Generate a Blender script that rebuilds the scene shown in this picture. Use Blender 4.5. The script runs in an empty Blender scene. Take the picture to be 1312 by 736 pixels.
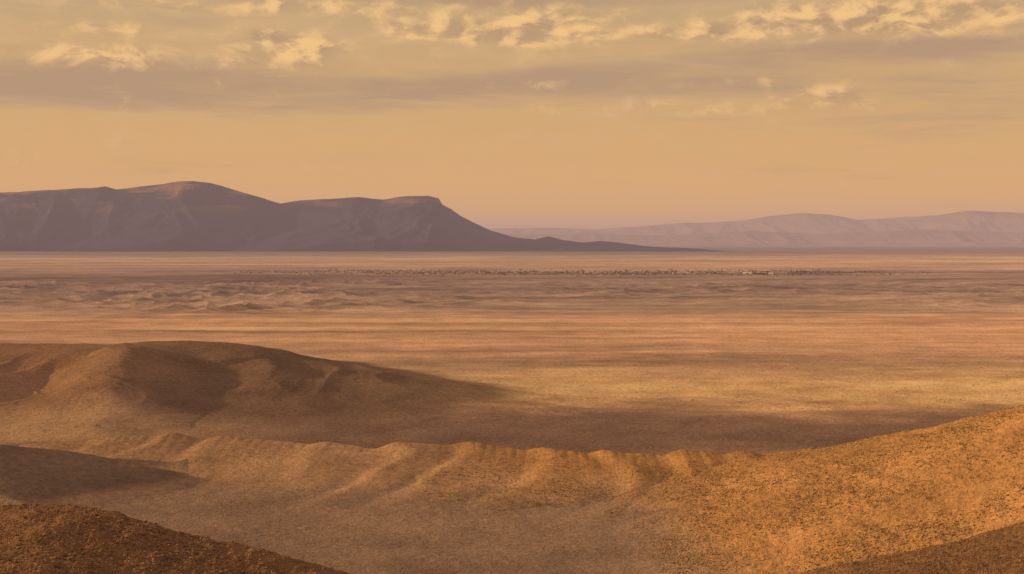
import bpy, math, numpy as np
from mathutils import Vector
F=np.float32
sc=bpy.context.scene
rng=np.random.default_rng(7)
CZ=150.0; FP=1822.0; HY=312.0
PITCH=math.atan((368-HY)/FP)
def P(px,py,dist):
    u=(px-656)/FP; v=(368-py)/FP
    y=math.cos(PITCH)+math.sin(PITCH)*v; z=-math.sin(PITCH)+math.cos(PITCH)*v
    s=dist/y
    return (u*s,dist,CZ+z*s)
# ---------------------------------------------------------------- noise
_ang=rng.random(1024)*2*np.pi
GX=np.cos(_ang).astype(F); GY=np.sin(_ang).astype(F)
def perlin(x,y,seed=0):
    fx=np.floor(x); fy=np.floor(y)
    ix=fx.astype(np.int64).astype(np.uint32); iy=fy.astype(np.int64).astype(np.uint32)
    tx=(x-fx).astype(F); ty=(y-fy).astype(F)
    def g(ox,oy):
        h=(ix+np.uint32(ox))*np.uint32(374761393)+(iy+np.uint32(oy))*np.uint32(668265263)+np.uint32((seed*974711+12345)&0xffffffff)
        h=(h^(h>>np.uint32(13)))*np.uint32(1274126177)
        h=(h^(h>>np.uint32(16)))&np.uint32(1023)
        return GX[h]*(tx-ox)+GY[h]*(ty-oy)
    sx=tx*tx*tx*(tx*(tx*6-15)+10); sy=ty*ty*ty*(ty*(ty*6-15)+10)
    a=g(0,0); a=a+(g(1,0)-a)*sx
    b=g(0,1); b=b+(g(1,1)-b)*sx
    return (a+(b-a)*sy)*F(1.5)
def fbm(x,y,o=4,seed=0,gain=.5):
    s=0;a=1.0;t=0
    for i in range(o):
        s=s+perlin(x*F(2.03**i)+F(i*17.3),y*F(2.03**i)+F(i*9.1),seed+i)*F(a); t+=a; a*=gain
    return s/F(t)
def ridged(x,y,o=4,seed=0,gain=.5):
    s=0;a=1.0;t=0
    for i in range(o):
        n=1-np.abs(perlin(x*F(2.03**i)+F(i*17.3),y*F(2.03**i)+F(i*9.1),seed+i))*F(1.6)
        s=s+n*n*F(a); t+=a; a*=gain
    return s/F(t)
def sst(a,b,x):
    t=np.clip((x-a)/(b-a),0,1); return t*t*(3-2*t)
# ---------------------------------------------------------------- ridges
# points: px,py,dist,wx,wn,wf
def ridge_pts(rows,n):
    rows=np.array(rows,float); out=[]
    t=np.linspace(0,len(rows)-1,n)
    cols=[np.interp(t,np.arange(len(rows)),rows[:,k]) for k in range(6)]
    for k in range(n):
        x,y,z=P(cols[0][k],cols[1][k],cols[2][k]); out.append((x,y,max(z,.3),cols[3][k],cols[4][k],cols[5][k]))
    return out
def ridge_eval(x,y,pts,p):
    h=np.zeros_like(x); q=np.zeros_like(x)
    A=np.array(pts)
    m=(x>(A[:,0]-A[:,3]).min())&(x<(A[:,0]+A[:,3]).max())&(y>(A[:,1]-A[:,4]).min())&(y<(A[:,1]+A[:,5]).max())
    xs=x[m];ys=y[m]
    if xs.size==0: return h,q
    bh=np.zeros_like(xs);bq=np.zeros_like(xs)
    for (cx,cy,cz,wx,wn,wf) in pts:
        dx=(xs-F(cx))*F(1/wx); dy=ys-F(cy); dy=np.where(dy<0,dy*F(1/wn),dy*F(1/wf))
        u=np.sqrt(dx*dx+dy*dy+F(.0064))-F(.08)
        k=np.clip(1-u,0,1)**F(p)
        c=k*F(cz); s=c>bh
        bh=np.where(s,c,bh); bq=np.where(s,k,bq)
    h[m]=bh;q[m]=bq
    return h,q
MESA=ridge_pts([(-260,436,1600,230,460,300),(-100,442,1580,220,460,300),(0,441,1560,220,450,300),(100,441,1550,200,440,300),(155,444,1540,200,430,300),
 (190,438,1540,200,430,300),(235,437,1540,190,430,300),(300,440,1530,170,420,300),(328,444,1525,160,400,300),(350,452,1515,150,380,280),(420,468,1480,150,360,260),(500,485,1430,140,300,220),
 (600,501,1370,130,220,180),(690,517,1310,110,150,140),(748,526,1275,80,80,90)],170)
SPUR=ridge_pts([(150,447,1540,60,80,80),(163,466,1440,70,70,80),(158,487,1340,75,70,70),(150,514,1225,80,70,70),(135,538,1145,70,60,70),(118,550,1100,50,60,60)],44)
SPUR2=ridge_pts([(-60,470,1450,60,80,80),(-30,500,1330,60,70,80),(-10,530,1200,60,60,60)],20)
SPUR3=ridge_pts([(325,452,1520,55,80,80),(345,480,1420,60,70,80),(375,512,1290,60,70,70),(420,546,1130,50,60,70)],32)
HUM=ridge_pts([(-120,578,960,70,110,60),(30,571,985,70,110,60),(110,562,1000,70,140,60),(200,554,1015,70,180,70),(300,560,1005,70,180,60),(400,566,985,70,180,60),(480,569,975,70,190,60),
 (540,566,975,70,200,60),(600,567,975,70,210,60),(700,575,950,65,210,60),(800,579,940,65,200,60),(900,576,930,65,180,60),(960,578,925,50,120,50),(995,585,930,35,70,40)],100)
LDARK=ridge_pts([(-220,552,860,110,130,110),(-100,562,865,110,130,100),(0,571,870,90,110,90),(60,577,880,80,100,80),(120,585,885,60,80,60),(170,595,885,50,60,50),(212,605,890,35,50,40)],44)
LSM=ridge_pts([(-200,600,580,100,120,90),(-80,622,570,90,110,80),(0,634,560,70,90,70),(40,645,550,60,80,60)],20)
LNEAR=ridge_pts([(-330,630,320,150,600,120),(-150,640,300,130,560,110),(-30,650,292,110,520,100),(40,649,288,110,500,100),(90,650,284,110,480,95),(125,655,280,110,460,90),(160,665,276,110,440,90),
 (230,684,270,110,420,85),(330,707,264,110,400,80),(430,731,258,110,380,80),(540,765,250,110,360,80),(700,830,235,110,340,80)],110)
RHILL=ridge_pts([(1640,455,700,300,560,300),(1450,497,760,260,560,280),(1380,512,780,230,520,240),(1312,527,800,200,480,220),(1230,545,825,170,420,200),(1150,563,848,150,340,170),(1070,578,865,130,280,150),(1000,590,872,110,230,130),
 (930,604,868,90,190,110),(870,616,862,80,150,100),(790,626,852,70,110,80),(700,634,842,60,90,60),(600,645,822,50,60,40)],100)
RSH=ridge_pts([(1700,560,470,260,620,130),(1450,635,440,180,560,110),(1312,678,420,150,520,100),(1200,702,405,130,480,90),(1100,720,395,120,440,80),(1010,740,385,110,400,80),(900,775,375,100,360,70)],64)

def height(x,y):
    x=x.astype(F);y=y.astype(F)
    r=np.sqrt(x*x+y*y)+F(1)
    d=F(CZ*FP)/np.maximum(y,F(.35)*r)
    z=np.zeros_like(x)
    near=1-sst(2200,3200,r)
    z+=fbm(x/F(260),y/F(200),3,3)*F(2.2)*sst(500,1500,r)
    m=r<3300
    f=np.zeros_like(x)
    f[m]=fbm(x[m]/F(38),y[m]/F(30),5,11)*F(1.0)
    z+=f*near
    m=(r>1700)&(r<17000)
    if m.any():
        xs=x[m];ys=y[m];ds=d[m]
        ax=xs/ys
        wob=fbm(xs/F(1600),ys/F(700),3,55)*F(14)
        a=sst(42,54,ds+wob*F(.6))*(1-sst(76,96,ds+wob))
        left=1-sst(-.16,.02,ax+fbm(xs/F(900),ys/F(900),2,51)*F(.12))
        w=fbm(xs/F(1500),ys/F(1100),2,31)
        hr=ridged(xs/F(330)+w*2,ys/F(260),4,21,.42)
        hz=(hr-F(.5))*a*(F(9.5)+F(13)*left)
        b=sst(44,52,ds)*(1-sst(66,78,ds))*sst(-.08,.05,ax)
        hz+=(ridged(xs/F(300),ys/F(220),3,27,.42)-F(.5))*b*F(11)
        hz+=fbm(xs/F(700),ys/F(900),4,41)*F(6)*sst(5,12,ds)*(1-sst(60,110,ds))
        # low swales across the open plain
        hz+=fbm(xs/F(420),ys/F(90),3,45)*F(2.6)*sst(74,90,ds)*(1-sst(140,165,ds))
        z[m]+=hz
    m=r<2600
    if m.any():
        xs=x[m];ys=y[m];zz=z[m]
        wr=np.minimum(r[m]/F(1000),F(1.3))
        wx=fbm(xs/F(110),ys/F(110),3,61)*F(7)*wr; wy=fbm(xs/F(110),ys/F(110),3,71)*F(12)*wr
        X=xs+wx;Y=ys+wy
        hm,qm=ridge_eval(X,Y,MESA,1.45)
        axm=xs/np.maximum(ys,F(1))
        wr_=1-sst(-.195,-.165,axm)
        qs0=np.clip(hm/F(38),0,1)
        rim=fbm(xs/F(60),ys/F(60),3,83)*F(.03)
        qq=qs0+rim
        drop=(1-sst(.80,.835,qq))*sst(.1,.6,qq)*F(.085)*wr_
        hm=hm-drop*F(38)
        g=ridged((X+Y*F(.15))/F(95)+fbm(xs/F(160),ys/F(160),2,93)*F(.6),Y/F(420),3,91,.42)
        amp=np.clip(4*qs0*(1-qs0),0,1)
        wl=1-sst(-.24,-.2,axm)
        hm=hm+(g-F(.6))*amp*(F(3.0)+F(5.5)*wl)*sst(2,14,hm)
        for S,pw,kk in((SPUR,1.2,1.1),(SPUR2,1.3,.8),(SPUR3,1.4,.35)):
            hs,qs=ridge_eval(X,Y,S,pw)
            hm=np.maximum(hm,0)+hs*F(kk)*(1-sst(.5,1,qm))
        hh,qh=ridge_eval(xs+wx*F(.5),ys+wy*F(.5),HUM,1.6)
        ph=(xs-F(.12)*ys+fbm(xs/F(150),ys/F(120),2,101)*F(46))/F(8.4)
        s_=np.sin(ph+F(.6)*np.sin(ph))
        lump=(s_*F(.5)+F(.5))
        am=np.clip(F(.62)+F(.6)*fbm(xs/F(70),ys/F(200),2,105),.25,.9)
        ds_=sst(.25,1.6,hh)
        hh=hh*F(1.03)-am*(1-lump)*F(4.6)*ds_*(F(.35)+F(.65)*np.clip(hh/F(8),0,1))+fbm(xs/F(14),ys/F(14),3,103)*F(.4)*sst(0,3,hh)
        hh=np.maximum(hh,0)
        hl,ql=ridge_eval(X,Y,LDARK,1.3)
        hl2,_=ridge_eval(X,Y,LSM,1.3)
        ro=fbm(xs/F(34),ys/F(34),5,111,.5)
        tot=np.maximum(np.maximum(hm,hh),np.maximum(hl,hl2))
        tot=tot+ro*F(.9)*sst(2,12,tot)
        W=fbm(xs/F(60),ys/F(60),3,121)
        hr_,qr=ridge_eval(xs+W*F(6),ys+W*F(10),RHILL,1.35)
        hr_=hr_+(fbm(xs/F(30),ys/F(44),6,131,.64)*F(3.3)+(ridged((xs+ys*F(.5))/F(70),ys/F(180),3,133)-F(.6))*F(3.2)*(1-qr))*sst(1,14,hr_)
        hs_,qs_=ridge_eval(xs+W*F(5),ys+W*F(5),RSH,1.2)
        hs_=hs_+fbm(xs/F(26),ys/F(26),6,141,.55)*F(1.8)*sst(1,14,hs_)
        hn,qn=ridge_eval(xs+W*F(3),ys+W*F(4),LNEAR,1.15)
        hn=hn+fbm(xs/F(24),ys/F(24),7,151,.62)*F(2.8)*sst(4,20,hn)
        tot=np.maximum(np.maximum(tot,hr_),np.maximum(hs_,hn))
        rr=r[m]
        cam=np.clip(F(143)-F(.36)*rr,0,150)+fbm(xs/F(20),ys/F(20),4,161)*F(1.5)*sst(5,20,F(143)-F(.36)*rr)
        tot=np.maximum(tot,np.where(rr<400,cam,0))
        z[m]=zz*(1-sst(2,10,tot)*F(.8))+tot
    return z
# ---------------------------------------------------------------- mesh helper
def make_grid_mesh(name,X,Y,Z,col=None):
    nr,nc=X.shape
    co=np.stack([X,Y,Z],-1).reshape(-1,3).astype(F)
    idx=np.arange(nr*nc,dtype=np.int32).reshape(nr,nc)
    q=np.stack([idx[:-1,:-1],idx[:-1,1:],idx[1:,1:],idx[1:,:-1]],-1).reshape(-1)
    me=bpy.data.meshes.new(name); nf=q.size//4
    me.vertices.add(nr*nc); me.vertices.foreach_set('co',co.ravel())
    me.loops.add(q.size); me.loops.foreach_set('vertex_index',q)
    me.polygons.add(nf); me.polygons.foreach_set('loop_start',np.arange(0,q.size,4,dtype=np.int32))
    try: me.polygons.foreach_set('loop_total',np.full(nf,4,dtype=np.int32))
    except Exception: pass
    me.update(calc_edges=True); me.shade_smooth()
    if col is not None:
        at=me.color_attributes.new('albedo','FLOAT_COLOR','POINT')
        c4=np.ones((nr*nc,4),F); c4[:,:3]=col.reshape(-1,3); at.data.foreach_set('color',c4.ravel())
    ob=bpy.data.objects.new(name,me); sc.collection.objects.link(ob); return ob
def tri_mesh(name,V,T,smooth=False):
    me=bpy.data.meshes.new(name)
    me.vertices.add(len(V)); me.vertices.foreach_set('co',V.astype(F).ravel())
    me.loops.add(T.size); me.loops.foreach_set('vertex_index',T.astype(np.int32).ravel())
    me.polygons.add(len(T)); me.polygons.foreach_set('loop_start',np.arange(0,T.size,3,dtype=np.int32))
    try: me.polygons.foreach_set('loop_total',np.full(len(T),3,dtype=np.int32))
    except Exception: pass
    me.update(calc_edges=True)
    if smooth: me.shade_smooth()
    ob=bpy.data.objects.new(name,me); sc.collection.objects.link(ob); return ob
# ---------------------------------------------------------------- materials
class NT:
    def __init__(s,nt): s.nt=nt; nt.nodes.clear()
    def n(s,t,**k):
        nd=s.nt.nodes.new(t)
        for a,b in k.items(): setattr(nd,a,b)
        return nd
    def set(s,sock,v):
        if isinstance(v,bpy.types.NodeSocket): s.nt.links.new(v,sock)
        elif v is not None:
            if hasattr(sock.default_value,'__len__') and len(sock.default_value)==4 and len(v)==3: v=tuple(v)+(1,)
            sock.default_value=v
    def m(s,op,a,b=None,c=None,clamp=False):
        nd=s.n('ShaderNodeMath',operation=op,use_clamp=clamp)
        s.set(nd.inputs[0],a)
        if b is not None: s.set(nd.inputs[1],b)
        if c is not None: s.set(nd.inputs[2],c)
        return nd.outputs[0]
    def vm(s,op,a,b=None,c=None):
        nd=s.n('ShaderNodeVectorMath',operation=op)
        s.set(nd.inputs[0],a)
        if b is not None: s.set(nd.inputs[1],b)
        if c is not None: s.set(nd.inputs[2],c)
        return nd.outputs['Value'] if op in('LENGTH','DOT_PRODUCT') else nd.outputs[0]
    def scale(s,v,k):
        nd=s.n('ShaderNodeVectorMath',operation='SCALE'); s.set(nd.inputs[0],v); s.set(nd.inputs['Scale'],k); return nd.outputs[0]
    def noise(s,v,scale,detail=4,rough=.55,dist=0):
        nd=s.n('ShaderNodeTexNoise'); s.set(nd.inputs['Vector'],v)
        nd.inputs['Scale'].default_value=scale; nd.inputs['Detail'].default_value=detail
        nd.inputs['Roughness'].default_value=rough; nd.inputs['Distortion'].default_value=dist
        return nd.outputs[0]
    def mr(s,v,a,b,c=0.,d=1.,mode='SMOOTHSTEP'):
        nd=s.n('ShaderNodeMapRange',interpolation_type=mode); s.set(nd.inputs[0],v)
        for i,k in zip((1,2,3,4),(a,b,c,d)): nd.inputs[i].default_value=k
        return nd.outputs[0]
    def mix(s,f,a,b,blend='MIX'):
        nd=s.n('ShaderNodeMix',data_type='RGBA',blend_type=blend)
        s.set(nd.inputs[0],f); s.set(nd.inputs[6],a); s.set(nd.inputs[7],b); return nd.outputs[2]
def mat(name):
    m=bpy.data.materials.new(name); m.use_nodes=True; return m,NT(m.node_tree)
def finish(t,col,normal=None,rough=.95):
    b=t.n('ShaderNodeBsdfDiffuse'); t.set(b.inputs['Color'],col); b.inputs['Roughness'].default_value=.6
    if normal is not None: t.set(b.inputs['Normal'],normal)
    o=t.n('ShaderNodeOutputMaterial'); t.nt.links.new(b.outputs[0],o.inputs[0])
def bump(t,h,dist,strength=1.,prev=None):
    b=t.n('ShaderNodeBump'); b.inputs['Strength'].default_value=strength; b.inputs['Distance'].default_value=dist
    t.set(b.inputs['Height'],h)
    if prev is not None: t.set(b.inputs['Normal'],prev)
    return b.outputs[0]
gm,t=mat('desert_soil')
pos=t.n('ShaderNodeNewGeometry').outputs['Position']
att=t.n('ShaderNodeAttribute',attribute_name='albedo').outputs['Color']
n1=t.noise(pos,.018,3,.6); n2=t.noise(pos,.22,4,.7); n4=t.noise(pos,.0022,4,.62)
k=t.m('MULTIPLY',t.mr(n1,.3,.7,.82,1.18,'LINEAR'),t.mr(n2,.3,.72,.74,1.24,'LINEAR'))
k=t.m('MULTIPLY',k,t.mr(n4,.3,.7,.86,1.14,'LINEAR'))
n5=t.noise(pos,.55,3,.68)
spot=t.mr(n5,.55,.68,0,.40)
col=t.scale(att,k)
col=t.mix(t.m('MULTIPLY',spot,t.mr(n1,.38,.6,.25,1.)),col,(.15,.095,.06))
b1=bump(t,t.noise(pos,.13,5,.68),2.8,.9)
b2=bump(t,n5,1.5,.95,b1)
finish(t,col,b2)
# ---------------------------------------------------------------- ground sheet
dr=np.concatenate([np.exp(np.linspace(np.log(3),np.log(180),60))[:-1],np.exp(np.linspace(np.log(180),np.log(645),330))[:-1],
   CZ*FP/np.arange(423.7,90,-.47),CZ*FP/np.arange(90,20,-.18),CZ*FP/np.arange(20,1.55,-.2)])
th_in=np.linspace(-22.5,22.5,1200)
th=np.radians(np.concatenate([np.linspace(-82,-22.8,110),th_in,np.linspace(22.8,82,90)]))
R,TH=np.meshgrid(dr,th,indexing='ij')
X=(R*np.tan(np.clip(TH,-.5,.5))).astype(F); Y=R.copy().astype(F)
o=np.abs(TH)>.5
rc=R/np.cos(.5)
X[o]=(rc*np.sin(TH))[o]; Y[o]=(rc*np.cos(TH))[o]
shape=X.shape
x=X.ravel();y=Y.ravel()
z=height(x,y)
def zone_color(x,y,z):
    d=F(CZ*FP)/np.maximum(y,F(50)); px=F(656)+x/np.maximum(y,F(50))*F(FP)
    py=F(HY)+d+fbm(x/F(220),y/F(160),5,201,.6)*F(30)*sst(90,200,d)*(1-sst(300,350,d))+fbm(px/F(170),d/F(7),5,205,.6)*F(10)*sst(5,40,d)*(1-sst(130,200,d))
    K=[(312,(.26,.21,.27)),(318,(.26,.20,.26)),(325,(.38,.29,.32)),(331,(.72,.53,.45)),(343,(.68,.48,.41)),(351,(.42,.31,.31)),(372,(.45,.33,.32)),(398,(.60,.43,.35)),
       (410,(.84,.53,.37)),(440,(.84,.53,.37)),(454,(.66,.43,.31)),(474,(.66,.44,.30)),(488,(.94,.63,.37)),(514,(.96,.65,.37)),(525,(.56,.36,.25)),(540,(.33,.215,.175)),(575,(.29,.19,.155)),(598,(.41,.27,.20)),(650,(.42,.285,.215)),(740,(.37,.255,.195))]  # dark stops behind the hummocks paint the mesa's shadow band into the albedo
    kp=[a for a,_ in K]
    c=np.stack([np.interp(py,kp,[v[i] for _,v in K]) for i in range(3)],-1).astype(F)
    # long streaks of gravel and sand across the plain
    st=fbm(x/F(700)+fbm(x/F(1500),y/F(1500),2,711)*F(1.5),y/F(130),4,701,.6)*sst(1250,1700,y)*(1-sst(5500,9000,y))+fbm(x/F(2600),y/F(700),4,721,.6)*sst(3500,6000,y)*(1-sst(20000,40000,y))
    c=c*np.clip(1+st*F(.75),.62,1.3)[:,None]
    st=np.clip(-st*2,0,1)
    c[:,2]*=1+st*F(.12); c[:,1]*=1+st*F(.03)
    c=np.minimum(c,.93)
    def bl(c,w,col): return c*(1-w[:,None])+np.array(col,F)*w[:,None]
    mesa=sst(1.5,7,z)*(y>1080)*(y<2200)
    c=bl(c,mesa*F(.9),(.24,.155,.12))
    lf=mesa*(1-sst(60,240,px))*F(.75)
    c=bl(c,lf,(.46,.27,.175))  # left side of the mesa lightened in colour, standing in for sunlight
    pd=(y>1040)*(y<1240)*(1-sst(120,420,px))*sst(1040,1075,y)*(1-sst(1140,1240,y))
    c=bl(c,pd*F(.75),(.66,.44,.28))  # sunlit strip at the mesa foot put into the soil colour
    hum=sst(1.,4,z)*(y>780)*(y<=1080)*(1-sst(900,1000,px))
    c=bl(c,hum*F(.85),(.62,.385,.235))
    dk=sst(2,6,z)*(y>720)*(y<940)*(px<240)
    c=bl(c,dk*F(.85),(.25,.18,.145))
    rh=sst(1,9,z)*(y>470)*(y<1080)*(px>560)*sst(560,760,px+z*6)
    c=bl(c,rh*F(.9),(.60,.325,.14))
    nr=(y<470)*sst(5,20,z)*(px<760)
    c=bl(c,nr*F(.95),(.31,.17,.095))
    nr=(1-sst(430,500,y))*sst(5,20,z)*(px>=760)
    c=bl(c,nr*F(.95),(.30,.165,.085))  # right shoulder darkened: its shade is put into the colour
    gr=np.exp(-(((px-625)/50)**2+((py-649)/5)**2))*(y<1000)*(y>600)
    c=bl(c,(gr*F(.3)).astype(F),(.24,.22,.11))
    for tr in ([(330,740),(288,700),(252,660),(262,632),(292,610)],[(150,640),(205,652),(262,668),(330,690)]):
        w=np.array([P(a,b,CZ*FP/(b-HY))[:2] for a,b in tr])
        if abs(w[-1,0]-w[0,0])>60: dd=np.abs(y-np.interp(x,w[:,0],w[:,1]))*.3; ok=(x>w[0,0])&(x<w[-1,0])
        else:
            dd=np.abs(x-np.interp(y,w[:,1],w[:,0])+fbm(x/F(40),y/F(40),2,401)*F(4)); ok=(y>w[0,1])&(y<w[-1,1])
        k_=np.exp(-((dd-1.1)/.7)**2)*ok*(z<6)
        c=bl(c,(k_*.4).astype(F),(.55,.38,.28))
    return c
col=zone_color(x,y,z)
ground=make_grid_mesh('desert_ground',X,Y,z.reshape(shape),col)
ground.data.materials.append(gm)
# ---------------------------------------------------------------- mountain ranges
def build_range(name,prof,dist,depth,nx,ny,seed,gx,gamp,albedo,albedo2,amp_sil,sunlit=None):
    px=np.linspace(prof[0][0],prof[-1][0],nx)
    py=np.interp(px,[a for a,_ in prof],[b for _,b in prof])
    zc=np.array([P(a,b,dist)[2] for a,b in zip(px,py)]); xx=(px-656)/FP*dist
    tt=np.concatenate([np.linspace(-1,0,ny),np.linspace(0,1,ny//3)[1:]])
    Tm,Xc=np.meshgrid(tt,xx,indexing='ij'); _,Zc=np.meshgrid(tt,zc,indexing='ij')
    a=np.abs(Tm).astype(F); xs=Xc.astype(F); yy=(Tm*depth).astype(F)
    sp=fbm(xs/F(gx*2.2),yy/F(gx*6),3,seed)
    a2=np.clip(a*(1+F(.5)*sp*np.minimum(a*4,1)),0,1)
    g=(1-a2)**F(1.45)
    rd=ridged(xs/F(gx)+sp,yy/F(gx*2.6),4,seed+10,.48)
    mid=np.clip(4*a2*(1-a2),0,1)*(F(.6)+F(1.0)*g)
    strata=np.sin(g*F(22)+sp*3)*F(.008)
    Z=Zc*(g+strata*mid)+(rd-F(.6))*mid*F(gamp)*np.clip(Zc/600,0,1)
    Z=Z+fbm(xs/F(gx*.35),yy/F(gx*.35),4,seed+30)*F(amp_sil)*(1-a)*np.clip(Zc/500,0,1)
    Z=np.where(a>.985,-60,Z)
    ob=make_grid_mesh(name,Xc,dist+yy,Z)
    m,t=mat(name+'_rock'); pos=t.n('ShaderNodeNewGeometry').outputs['Position']
    n=t.noise(pos,1/gx*2.2,5,.6)
    c=t.mix(t.mr(n,.35,.65),albedo,albedo2)
    if sunlit:
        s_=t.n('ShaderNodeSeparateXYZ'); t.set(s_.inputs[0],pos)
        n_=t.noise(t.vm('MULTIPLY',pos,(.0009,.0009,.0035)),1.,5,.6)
        c=t.mix(t.m('MULTIPLY',t.mr(n_,.48,.62),t.mr(s_.outputs[2],sunlit[0],sunlit[1])),c,sunlit[2])  # sunlit spots near the crest painted into the rock colour
    finish(t,c,bump(t,t.noise(pos,1/gx*5,4,.55),gx*.03,.6))
    ob.data.materials.append(m); return ob
M1=[(-700,262),(-500,246),(-300,252),(-150,244),(-60,250),(0,247),(60,244),(118,241),(135,239),(150,243),(175,240),(200,237),(228,233),(248,232),(270,235),(300,243),(340,255),(360,261),(385,257),(420,255),(460,253),(490,256),
 (515,252),(548,251),(562,254),(567,262),(578,268),(590,277),(605,285),(630,296),(658,304),(685,307),(703,303),(722,308),(748,311),(770,309),(800,312),(830,316),(900,319)]
build_range('mountain_range',M1,30000,4200,1600,150,301,1700,190,(.052,.060,.165),(.078,.076,.165),22,(650,1250,(.34,.21,.18)))  # rock colours carry the blue of shade and distance haze
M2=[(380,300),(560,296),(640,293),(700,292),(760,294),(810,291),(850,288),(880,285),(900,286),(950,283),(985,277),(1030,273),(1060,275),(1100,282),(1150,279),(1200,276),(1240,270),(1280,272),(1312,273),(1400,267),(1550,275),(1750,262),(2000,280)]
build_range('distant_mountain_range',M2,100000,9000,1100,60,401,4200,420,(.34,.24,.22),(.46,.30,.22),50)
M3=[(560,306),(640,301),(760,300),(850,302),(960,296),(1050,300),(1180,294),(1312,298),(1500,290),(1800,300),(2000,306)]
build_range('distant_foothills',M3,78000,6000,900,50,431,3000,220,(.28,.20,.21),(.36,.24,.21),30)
# ---------------------------------------------------------------- scrub
ph=(1+5**.5)/2
iv=np.array([(-1,ph,0),(1,ph,0),(-1,-ph,0),(1,-ph,0),(0,-1,ph),(0,1,ph),(0,-1,-ph),(0,1,-ph),(ph,0,-1),(ph,0,1),(-ph,0,-1),(-ph,0,1)],float)
iv/=np.linalg.norm(iv[0])
it=np.array([(0,11,5),(0,5,1),(0,1,7),(0,7,10),(0,10,11),(1,5,9),(5,11,4),(11,10,2),(10,7,6),(7,1,8),(3,9,4),(3,4,2),(3,2,6),(3,6,8),(3,8,9),(4,9,5),(2,4,11),(6,2,10),(8,6,7),(9,8,1)])
def scatter(px0,px1,r0,r1,n,smin,smax,dens=None):
    y=rng.uniform(r0,r1,n)
    x=(rng.uniform(px0,px1,n)-656)/FP*y
    c=fbm((x/45).astype(F),(y/45).astype(F),3,501)
    keep=rng.random(n)<np.clip(.45+c*1.6,0.04,1); x=x[keep];y=y[keep]
    if dens is not None:
        zt=height(x.astype(F),y.astype(F)); k=dens(x,y,zt); x=x[k];y=y[k]
    s=rng.uniform(smin,smax,len(x))*rng.choice([.6,.8,1,1.4],len(x))
    return x,y,s
def clump_mesh(name,x,y,s,flat,matl):
    z=height(x.astype(F),y.astype(F)); n=len(x)
    jit=rng.uniform(.55,1.3,(n,12,1))
    V=iv[None]*jit*s[:,None,None]
    V[:,:,2]*=flat
    V[:,:,0]+=x[:,None];V[:,:,1]+=y[:,None];V[:,:,2]+=(z+s*flat*.3)[:,None]
    T=it[None]+(np.arange(n)*12)[:,None,None]
    ob=tri_mesh(name,V.reshape(-1,3),T.reshape(-1,3)); ob.data.materials.append(matl); return ob
def two_tone(name,sc_,a,b):
    m,t=mat(name); pos=t.n('ShaderNodeNewGeometry').outputs['Position']
    finish(t,t.mix(t.mr(t.noise(pos,sc_,2,.6),.38,.62),a,b)); return m
sm=two_tone('dry_scrub',.3,(.22,.145,.07),(.52,.34,.16))
rm=two_tone('weathered_stone',.8,(.16,.095,.055),(.44,.27,.16))
a=scatter(540,1400,520,900,80000,.2,.55,lambda x,y,z:(z>1.2))
b=scatter(-30,1350,1270,1900,22000,.3,.6,lambda x,y,z:(z<4))
c_=scatter(-30,1000,880,1560,20000,.22,.5,lambda x,y,z:(z>2))
d_=scatter(-30,1350,640,950,7000,.15,.35)
cat=lambda L,i:np.concatenate([q[i] for q in L])
L=[a,b,c_,d_]; clump_mesh('desert_scrub',cat(L,0),cat(L,1),cat(L,2),.6,sm)
L=[scatter(-60,560,225,300,36000,.05,.26),scatter(950,1400,330,460,14000,.08,.3),scatter(700,1400,520,860,20000,.15,.45,lambda x,y,z:z>3)]
clump_mesh('scattered_rocks',cat(L,0),cat(L,1),cat(L,2),.7,rm)
# ---------------------------------------------------------------- town
def hz(x,y): return height(np.array([x],F),np.array([y],F))[0]
def house(V,T,x,y,z,w,l,h,rf,ang):
    b=len(V); ca,sa=math.cos(ang),math.sin(ang)
    pts=[(-w,-l,-3),(w,-l,-3),(w,l,-3),(-w,l,-3),(-w,-l,h),(w,-l,h),(w,l,h),(-w,l,h),(-w,0,h+rf),(w,0,h+rf)]
    for p in pts: V.append((x+p[0]*ca-p[1]*sa,y+p[0]*sa+p[1]*ca,z+p[2]))
    for f in [(0,1,5),(0,5,4),(2,3,7),(2,7,6),(1,2,6),(1,6,5),(3,0,4),(3,4,7),(4,5,9),(4,9,8),(6,7,8),(6,8,9),(4,8,7),(5,6,9)]:
        T.append([b+i for i in f])
V=[];T=[]
for i in range(260):
    px=rng.choice([rng.normal(700,90),rng.normal(560,70),rng.normal(860,90),rng.uniform(320,1110)])
    px=min(max(px,318),1112); dist=rng.normal(7350,330)
    X0=(px-656)/FP*dist; w=rng.uniform(4,10)
    house(V,T,X0,dist,float(hz(X0,dist)),w,rng.uniform(4,7),rng.uniform(2.5,4.5),rng.uniform(.3,1.8),rng.uniform(-.4,.4))
town=tri_mesh('distant_town',np.array(V),np.array(T))
town.data.materials.append(two_tone('town_plaster',.02,(.24,.18,.16),(.50,.38,.32)))
n=8000
px=rng.choice([0,1,2],n,p=[.35,.3,.35]); px=np.where(px==0,rng.normal(700,130,n),np.where(px==1,rng.normal(1000,80,n),rng.uniform(300,1190,n)))
dist=rng.normal(7250,300,n); tx=(px-656)/FP*dist
kp=(rng.random(n)<np.clip(.34+1.8*fbm((tx/160).astype(F),(dist/200).astype(F),3,601),0.0,1))&(px>290)&(px<1230); tx=tx[kp];dist=dist[kp]
clump_mesh('distant_trees',tx,dist,rng.uniform(1.2,3.6,len(tx)),.8,two_tone('tree_foliage',.1,(.06,.06,.055),(.11,.10,.08)))
wm=two_tone('white_plaster',.2,(.7,.66,.6),(.82,.8,.76))
rfm=two_tone('metal_roof',.2,(.5,.46,.42),(.7,.66,.6))
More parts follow.
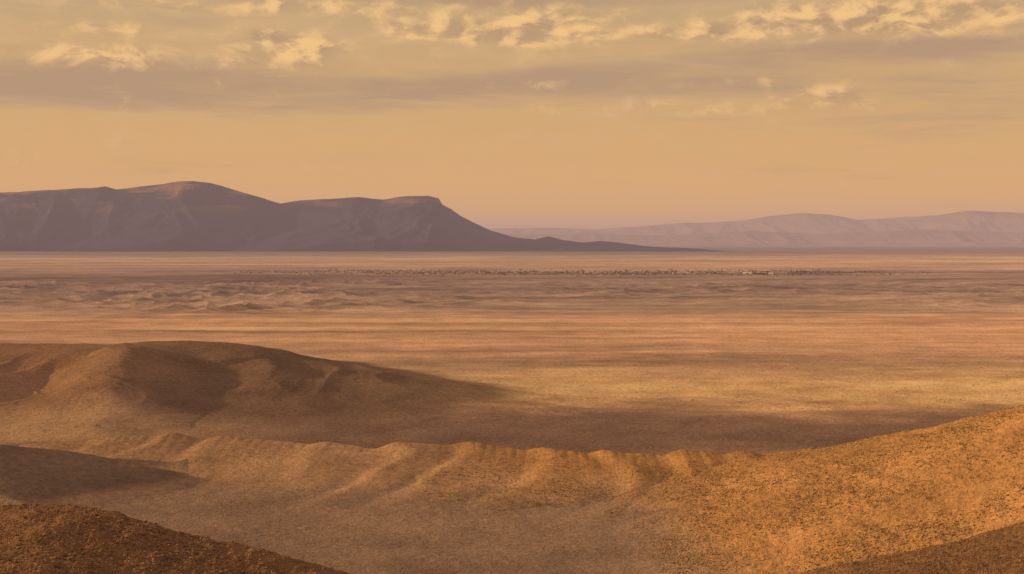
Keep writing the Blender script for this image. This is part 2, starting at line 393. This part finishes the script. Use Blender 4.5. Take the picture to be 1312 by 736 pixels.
dm=two_tone('dark_openings',.5,(.05,.05,.06),(.09,.08,.08))
def white_building(px,dist,w,l,h,ang):
    X0=(px-656)/FP*dist; z=float(hz(X0,dist))
    e=bpy.data.objects.new('white_building',None); sc.collection.objects.link(e); e.location=(X0,dist,z); e.rotation_euler=(0,0,ang)
    def part(nm,vs,fs,m):
        me=bpy.data.meshes.new(nm); me.from_pydata(vs,[],fs); me.materials.append(m)
        ob=bpy.data.objects.new(nm,me); sc.collection.objects.link(ob); ob.parent=e
    bx=lambda x0,x1,y0,y1,z0,z1:([(x0,y0,z0),(x1,y0,z0),(x1,y1,z0),(x0,y1,z0),(x0,y0,z1),(x1,y0,z1),(x1,y1,z1),(x0,y1,z1)],[(0,3,2,1),(4,5,6,7),(0,1,5,4),(1,2,6,5),(2,3,7,6),(3,0,4,7)])
    part('walls',*bx(-w/2,w/2,-l/2,l/2,-4,h),wm)
    o=1.; part('roof',[(-w/2-o,-l/2-o,h+.01),(w/2+o,-l/2-o,h+.01),(w/2+o,l/2+o,h+.01),(-w/2-o,l/2+o,h+.01),(-w/2-o,0,h+2.5),(w/2+o,0,h+2.5)],[(0,1,5,4),(2,3,4,5),(0,4,3),(1,2,5),(0,3,2,1)],rfm)
    part('door',*bx(-2,2,-l/2-.15,-l/2+.1,0,h*.6),dm)
    k=int(w//9)
    for i in range(k):
        xx=-w/2+w*(i+.5)/k
        if abs(xx)<4: continue
        part('window_%d'%i,*bx(xx-1,xx+1,-l/2-.12,-l/2+.1,h*.4,h*.7),dm)
white_building(958,7000,46,20,8,-.5)
white_building(988,6900,22,14,6,-.5)
white_building(1306,4250,18,10,7,-.5)
# ---------------------------------------------------------------- haze
SIG=1.5e-5
bpy.ops.mesh.primitive_cube_add(size=1); hb=bpy.context.object; hb.name='atmospheric_haze'
hb.scale=(260000,190000,2100); hb.location=(0,60000,850)
m,t=mat('haze_air')
ab=t.n('ShaderNodeVolumeAbsorption'); ab.inputs['Color'].default_value=(0,0,0,1); ab.inputs['Density'].default_value=SIG
em=t.n('ShaderNodeEmission'); em.inputs['Color'].default_value=(.47,.305,.26,1); em.inputs['Strength'].default_value=SIG  # glow given to the haze in place of scattered sunlight
ad=t.n('ShaderNodeAddShader'); o=t.n('ShaderNodeOutputMaterial')
t.nt.links.new(ab.outputs[0],ad.inputs[0]);t.nt.links.new(em.outputs[0],ad.inputs[1]);t.nt.links.new(ad.outputs[0],o.inputs['Volume'])
hb.data.materials.append(m)
# ---------------------------------------------------------------- sun
EL=math.radians(11.8); AL=math.atan(.06)
S=Vector((-math.cos(EL)*math.cos(AL),math.cos(EL)*math.sin(AL),math.sin(EL)))
sl=bpy.data.lights.new('sun','SUN'); sl.energy=5; sl.angle=math.radians(.5); sl.color=(1,.66,.28)
so=bpy.data.objects.new('sun',sl); sc.collection.objects.link(so); so.rotation_euler=S.to_track_quat('Z','Y').to_euler()
# ---------------------------------------------------------------- sky
w=bpy.data.worlds.new('World'); sc.world=w; w.use_nodes=True; t=NT(w.node_tree)
D=t.vm('NORMALIZE',t.n('ShaderNodeTexCoord').outputs['Generated'])
sp=t.n('ShaderNodeSeparateXYZ'); t.set(sp.inputs[0],D)
az=t.m('ARCTAN2',sp.outputs[0],sp.outputs[1]); el=t.m('ARCSINE',sp.outputs[2])
cb=t.n('ShaderNodeCombineXYZ'); t.set(cb.inputs[0],az); t.set(cb.inputs[1],el); AE=cb.outputs[0]
sky=t.n('ShaderNodeTexSky',sky_type='NISHITA'); sky.sun_disc=False; sky.sun_elevation=EL; sky.sun_rotation=math.atan2(S.x,S.y)%(2*math.pi); sky.dust_density=4
rp=t.n('ShaderNodeValToRGB'); t.set(rp.inputs[0],t.mr(el,-.05,1.2,0,1,'LINEAR'))
E=lambda py:math.atan((HY-py)/FP)
pos_=lambda e:(e+.05)/1.25
stops=[(pos_(-.02),(1.2,.60,.14)),(pos_(E(300)),(1.14,.56,.13)),(pos_(E(220)),(.88,.475,.14)),(pos_(E(120)),(.71,.425,.16)),(pos_(E(0)),(.59,.395,.19)),(pos_(.35),(.34,.28,.235)),(1.,(.17,.18,.26))]
cr=rp.color_ramp
while len(cr.elements)<len(stops): cr.elements.new(.5)
for e_,(p_,c) in zip(cr.elements,stops): e_.position=p_; e_.color=(*c,1)
dust=t.scale(rp.outputs[0],10.)
base=t.mix(t.mr(el,0,.9,.93,.75,'LINEAR'),sky.outputs[0],dust)
def blobs(L):
    acc=None
    for (px,py,rx,ry,s) in L:
        a0=math.atan((px-656)/FP); e0=E(py)*math.cos(a0); ra=rx/FP; re=ry/FP
        v=t.vm('MULTIPLY_ADD',AE,(1/ra,1/re,0),(-a0/ra,-e0/re,0))
        g=t.mr(t.vm('LENGTH',v),0,1.6,s,0)
        acc=g if acc is None else t.m('ADD',acc,g)
    return acc
ST=blobs([(300,112,520,34,1.05),(60,108,260,26,.45),(900,102,300,20,.85),(1150,64,330,18,1.1),(650,4,330,11,1.),(1180,135,260,45,.6),(60,20,260,12,.4),(1275,12,80,8,.8)])
PU=blobs([(375,66,80,30,1.3),(115,72,130,18,1.2),(525,37,80,16,1.15),(700,34,110,30,1.3),(440,10,150,14,.95),(1055,127,70,18,1.),(905,108,90,9,.55),(1210,20,160,28,1.3),(1020,28,130,26,1.1),(890,44,90,14,1.),
 (342,48,20,10,1.),(150,38,110,12,.8),(700,110,34,9,.7),(230,10,170,10,.6),(620,52,80,12,.7),(840,140,190,14,.5)])
high=t.mr(el,.19,.4,0,.55)
nS=t.noise(t.vm('MULTIPLY',AE,(7,66,1)),1.,6,.62,.5)
VP=t.vm('MULTIPLY',AE,(32,62,1)); nP=t.noise(VP,1.,7,.62,.4)
nP2=t.noise(t.vm('ADD',VP,(-.30,.28,0)),1.,4,.58,.4)
sden=t.mr(t.m('ADD',t.m('ADD',ST,high),t.m('MULTIPLY',t.m('SUBTRACT',nS,.5),2.6)),.1,1.25,0,.86)
wis=t.m('MULTIPLY',t.mr(t.m('MULTIPLY_ADD',nP,.4,t.m('MULTIPLY',nS,.6)),.38,.64,0,.7),t.mr(el,.045,.12,.12,1.))
pden=t.mr(t.m('ADD',t.m('ADD',PU,t.m('MULTIPLY',high,.6)),t.m('MULTIPLY',t.m('SUBTRACT',nP,.5),2.7)),.22,1.4,0,.96)
lit=t.mr(t.m('SUBTRACT',nP,nP2),-.13,.12,0,1)
pc=t.mix(lit,(4.9,3.1,1.65),(9.6,5.9,2.35))
c=t.mix(wis,base,(7.3,4.6,2.1))
c=t.mix(sden,c,(4.4,2.85,1.72))
c=t.mix(pden,c,pc)
bg=t.n('ShaderNodeBackground'); t.set(bg.inputs[0],c); bg.inputs[1].default_value=.1
o=t.n('ShaderNodeOutputWorld'); t.nt.links.new(bg.outputs[0],o.inputs[0])
# ---------------------------------------------------------------- camera
cd=bpy.data.cameras.new('camera'); cd.lens=50; cd.sensor_width=36; cd.clip_start=.5; cd.clip_end=400000
co=bpy.data.objects.new('camera',cd); sc.collection.objects.link(co); co.location=(0,0,CZ); co.rotation_euler=(math.pi/2-PITCH,0,0); sc.camera=co
sc.view_settings.view_transform='Standard'; sc.view_settings.look='None'; sc.view_settings.exposure=0
